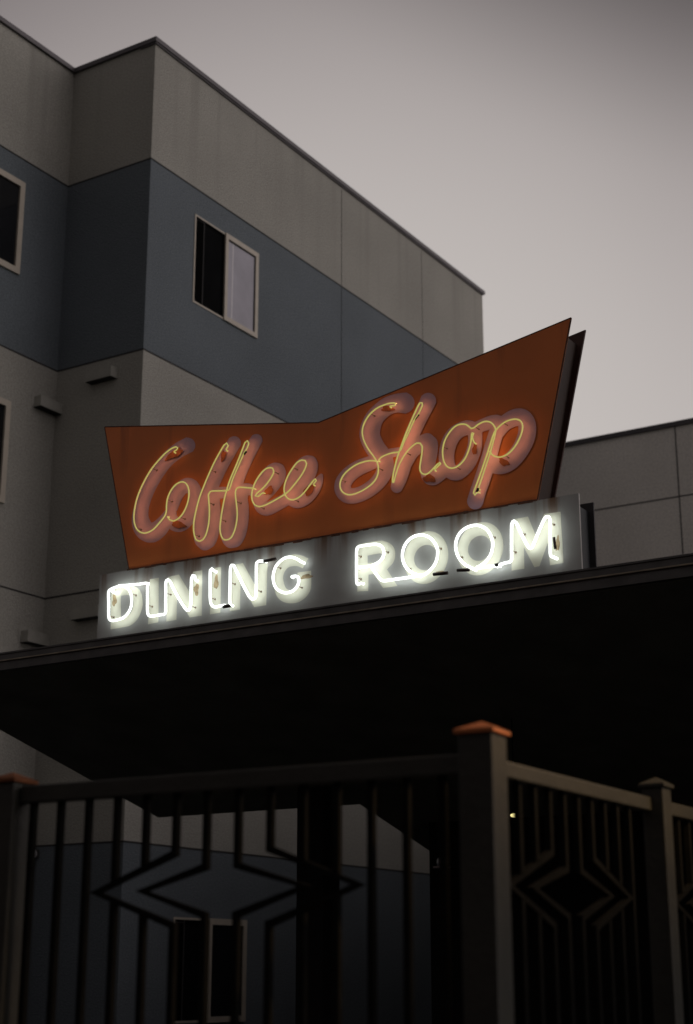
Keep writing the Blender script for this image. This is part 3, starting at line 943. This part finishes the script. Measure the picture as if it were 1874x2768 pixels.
for k, a in enumerate([('A', 740, 490, 150, 55, -0.55), ('A', 800, 1560, 110, 55, 0.3), ('B', 430, 300, 28, 62, 0.2), ('B', 940, 690, 60, 40, -0.7), ('B', 1390, 680, 75, 45, -0.8),
                       ('C', 830, 340, 90, 40, 0.0), ('C', 1420, 1330, 90, 55, 0.1), ('D', 735, 690, 28, 75, 0.1), ('D', 1090, 850, 70, 40, 0.5)]):
    blob(*a, osg, M['worn'], k)
for k, a in enumerate([('E', 215, 560, 32, 85, 0.05), ('E', 1418, 400, 36, 90, 0.05), ('F', 220, 560, 30, 95, 0.05), ('F', 1420, 485, 80, 30, -0.15), ('G', 1370, 780, 90, 26, -0.1), ('H', 1345, 480, 24, 90, 0.05)]):
    blob(*a, wsg, M['stain'], k)

# ------------------------------------------------------------------ railings of the raised terrace
ZD = 1.25                                            # terrace floor
B = 0.026


def bar_path(bm, pts, w, y0, y1):
    """flat bar with mitred bends; pts (x, z) along the middle"""
    n = len(pts)
    L_, R_ = [], []
    for i in range(n):
        a = Vector(pts[max(i - 1, 0)])
        b = Vector(pts[i])
        c = Vector(pts[min(i + 1, n - 1)])
        t1 = (b - a).normalized() if i > 0 else (c - b).normalized()
        t2 = (c - b).normalized() if i < n - 1 else t1
        n1, n2 = Vector((-t1.y, t1.x)), Vector((-t2.y, t2.x))
        m = (n1 + n2).normalized()
        k = min(w / 2 / max(m.dot(n1), 0.35), w)
        L_.append(b + m * k)
        R_.append(b - m * k)
    for i in range(n - 1):
        prism(bm, [(q.x, y0, q.y) for q in (L_[i], L_[i + 1], R_[i + 1], R_[i])], (0, y1 - y0, 0))
    bmesh.ops.remove_doubles(bm, verts=bm.verts, dist=1e-5)
    # inner faces between segments
    kill = [f for f in bm.faces if all(len(e.link_faces) > 2 for e in f.edges if abs((e.verts[0].co - e.verts[1].co).y) < 1e-6)
            and sum(1 for e in f.edges if len(e.link_faces) > 2) >= 4]
    bmesh.ops.delete(bm, geom=kill, context='FACES_ONLY')
    return bm


def post(root, x, y, s, ztop, zbase=ZD, cap='wood'):
    o = obj('post', boxes((x, x + s, y, y + s, zbase, ztop), bevel=0.006), M['wood'], root)
    bm = bmesh.new()
    e = 0.012
    box(bm, x - e, x + s + e, y - e, y + s + e, ztop, ztop + 0.016, bevel=0.004)
    a = [bm.verts.new((x - e + i * (s + 2 * e) * 1.0 * 0 + (s + 2 * e) * i, y - e + (s + 2 * e) * j, ztop + 0.0165)) for i, j in ((0, 0), (1, 0), (1, 1), (0, 1))]
    t = bm.verts.new((x + s / 2, y + s / 2, ztop + 0.050))
    for i in range(4):
        bm.faces.new((a[i], a[(i + 1) % 4], t))
    bm.faces.new(a[::-1])
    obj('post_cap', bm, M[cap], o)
    return o


def panel(root, L, n, yc, rail_d, ztop, rail_h, zb, first=None, sp_=None):
    """one bay: n balusters, the four middle ones bent into two nested diamonds"""
    sp_ = sp_ or L / (n + 1)
    first = sp_ if first is None else first
    xs = [first + i * sp_ for i in range(n)]
    z_r = ztop - rail_h
    obj('top_rail', boxes((0, L, yc - rail_d / 2, yc + rail_d / 2, z_r, ztop), bevel=0.006), M['wood'], root)
    obj('bottom_rail', boxes((0, L, yc - 0.02, yc + 0.02, zb - 0.05, zb), bevel=0.004), M['wood'], root)
    m = n // 2
    OL, IL, IR, OR = m - 2, m - 1, m, m + 1
    y0, y1 = yc - B / 2, yc + B / 2
    zm = 1.913
    far_o, far_i = 0.375, 0.295
    if sp_ < 0.14:
        far_o, far_i = 0.37, 0.30
    ku = {}
    for i, x in enumerate(xs):
        bm = bmesh.new()
        if i in (OL, OR):
            s = -1 if i == OL else 1
            bar_path(bm, [(x, z_r), (x, 2.052), (x + s * far_o, zm), (x, 1.782), (x, zb)], B, y0, y1)
        elif i in (IL, IR):
            s = -1 if i == IL else 1
            bar_path(bm, [(x, z_r), (x, 1.997), (x + s * far_i, zm), (x, 1.818), (x, zb)], B, y0, y1)
        else:
            d = (xs[OL] - x) if i < OL else (x - xs[OR])
            if d < far_o - 0.03:
                f = d / far_o
                zu, zl = 2.052 + (zm - 2.052) * f, 1.782 + (zm - 1.782) * f
                box(bm, x - B / 2, x + B / 2, y0, y1, zu + 0.008, z_r)
                box(bm, x - B / 2, x + B / 2, y0, y1, zb, zl - 0.008)
            else:
                box(bm, x - B / 2, x + B / 2, y0, y1, zb, z_r)
        o = obj('baluster', bm, M['iron'], root)
        if i in (OL, OR, IL, IR):
            o['label'] = 'bent baluster forming the diamond ornament'


def local_thing(*a, **k):
    t = thing(*a, **k)
    t['local'] = True
    return t


PS = 0.132
rf = local_thing('railing', 'dark terrace railing facing the street, diamond of bent balusters between two square posts', 'railing',
                 (-4.591, 4.765, 0), R(3.06), 'terrace railings')
panel(rf, 2.006, 14, 0.045, 0.06, 2.352, 0.072, 1.36, 0.052, 0.1434)
post(rf, 2.008, -0.02, PS, 2.415, cap='lit_cap')['label'] = 'tall corner post with a pyramid cap'
post(rf, -0.14, -0.02, PS, 2.365, cap='dim_lit_cap')
YP2 = 6.62
rs = local_thing('railing', 'railing running back from the corner post, olive-lit top rail and second post', 'railing',
                 (-2.59, 4.99 + PS, 0), R(90), 'terrace railings')
L2 = YP2 - (4.99 + PS)
panel(rs, L2 - 0.002, 10, 0.0, 0.06, 2.357, 0.060, 1.36, 5.80 - 0.134 * 4.5 - (4.99 + PS), 0.134)
post(rs, L2, -0.085, 0.10, 2.400)
rt_ = local_thing('railing', 'farthest railing bay, past the second post at the right edge', 'railing', (-2.59, YP2 + 0.102, 0), R(90), 'terrace railings')
panel(rt_, 1.5, 10, 0.0, 0.06, 2.357, 0.060, 1.36)
post(rt_, 1.502, -PS / 2 - 0.005, PS, 2.405)

bm = bmesh.new()
prism(bm, [(-9.3, 4.45, 0), (-4.73, 4.68, 0), (-2.40, 4.82, 0), (-2.40, 8.6, 0), (-9.3, 8.6, 0)], (0, 0, ZD))
struct('terrace', bm, M['deck'])

# ------------------------------------------------------------------ assumed unseen street lamp, added beside the terrace to light the railing
LX, LY, LZ = -0.8, 6.62, 4.0
PX = 0.1
sl = thing('assumed_street_lamp', 'assumed, unseen warm lamp with light-trimming shields on a short pole, added to light the terrace railing', 'assumed street lamp', (PX, LY, 0))
bm = bmesh.new()
tube(bm, [(PX, LY, 0), (PX, LY, 2), (PX, LY, LZ + 0.2)], [0.06, 0.05, 0.04], 14)
tube(bm, [(PX, LY, LZ + 0.17), (LX + 0.2, LY, LZ + 0.17)], 0.03, 10)
obj('pole', bm, M['metal'], sl, smooth=True)
obj('assumed_lamp_head', boxes((LX - 0.33, LX + 0.35, LY - 0.6, LY + 0.6, LZ + 0.08, LZ + 0.14), (LX + 0.33, LX + 0.35, LY - 0.6, LY + 0.6, LZ - 0.40, LZ + 0.08),
                     (LX - 0.33, LX - 0.315, LY - 0.6, LY + 0.6, LZ - 0.215, LZ + 0.08)), M['metal'], sl)
obj('light_trim_shield', boxes((LX - 0.32, LX + 0.328, LY - 0.6, LY + 0.6, LZ - 0.40, LZ - 0.385)), M['metal'], sl)  # shield and head visor are shaped to trim the light on the railing
bm = bmesh.new()
bmesh.ops.create_uvsphere(bm, u_segments=12, v_segments=8, radius=0.03, matrix=Matrix.Translation((LX + 0.15, LY, LZ)))
obj('lens', bm, M['assumed_lens'], sl)
ld = bpy.data.lights.new('assumed_lamp_light', 'SPOT')  # added spot of the assumed lamp, lights the railing's right faces
ld.energy = 240
ld.color = (1.0, 0.62, 0.30)
ld.spot_size = R(120)
ld.spot_blend = 0.6
ld.shadow_soft_size = 0.06
lo = bpy.data.objects.new('assumed_lamp_light', ld)
COL.objects.link(lo)
lo.parent = sl
lo.location = Vector((LX, LY, LZ)) - Vector(sl.location)
lo.rotation_euler = Vector((1.0, 0, 0.45)).to_track_quat('Z', 'Y').to_euler()

# ------------------------------------------------------------------ unseen building behind the camera, added to shade the street side
opp = thing('occluder_building', 'unseen dark brick row building across the street, added to shade the street side', 'building', (0, -16, 0))
obj('wall', boxes((-45, 45, -26, -16, 0, 11)), M['brick'], opp)
obj('occluder_cornice', boxes((-45.2, 45.2, -16.3, -15.998, 10.6, 11.2)), M['dark'], opp)
for k in range(14):
    for fl in range(3):
        w = obj('window', boxes((-42 + k * 6.2, -40 + k * 6.2, -16.05, -15.96, 1.2 + fl * 3.3, 3.2 + fl * 3.3)), M['dark'], opp)
        obj('pane', boxes((-41.9 + k * 6.2, -40.1 + k * 6.2, -15.959, -15.955, 1.3 + fl * 3.3, 3.1 + fl * 3.3)), M['glass'], w)

for o in list(COL.objects):
    if 'local' in o:
        del o['local']
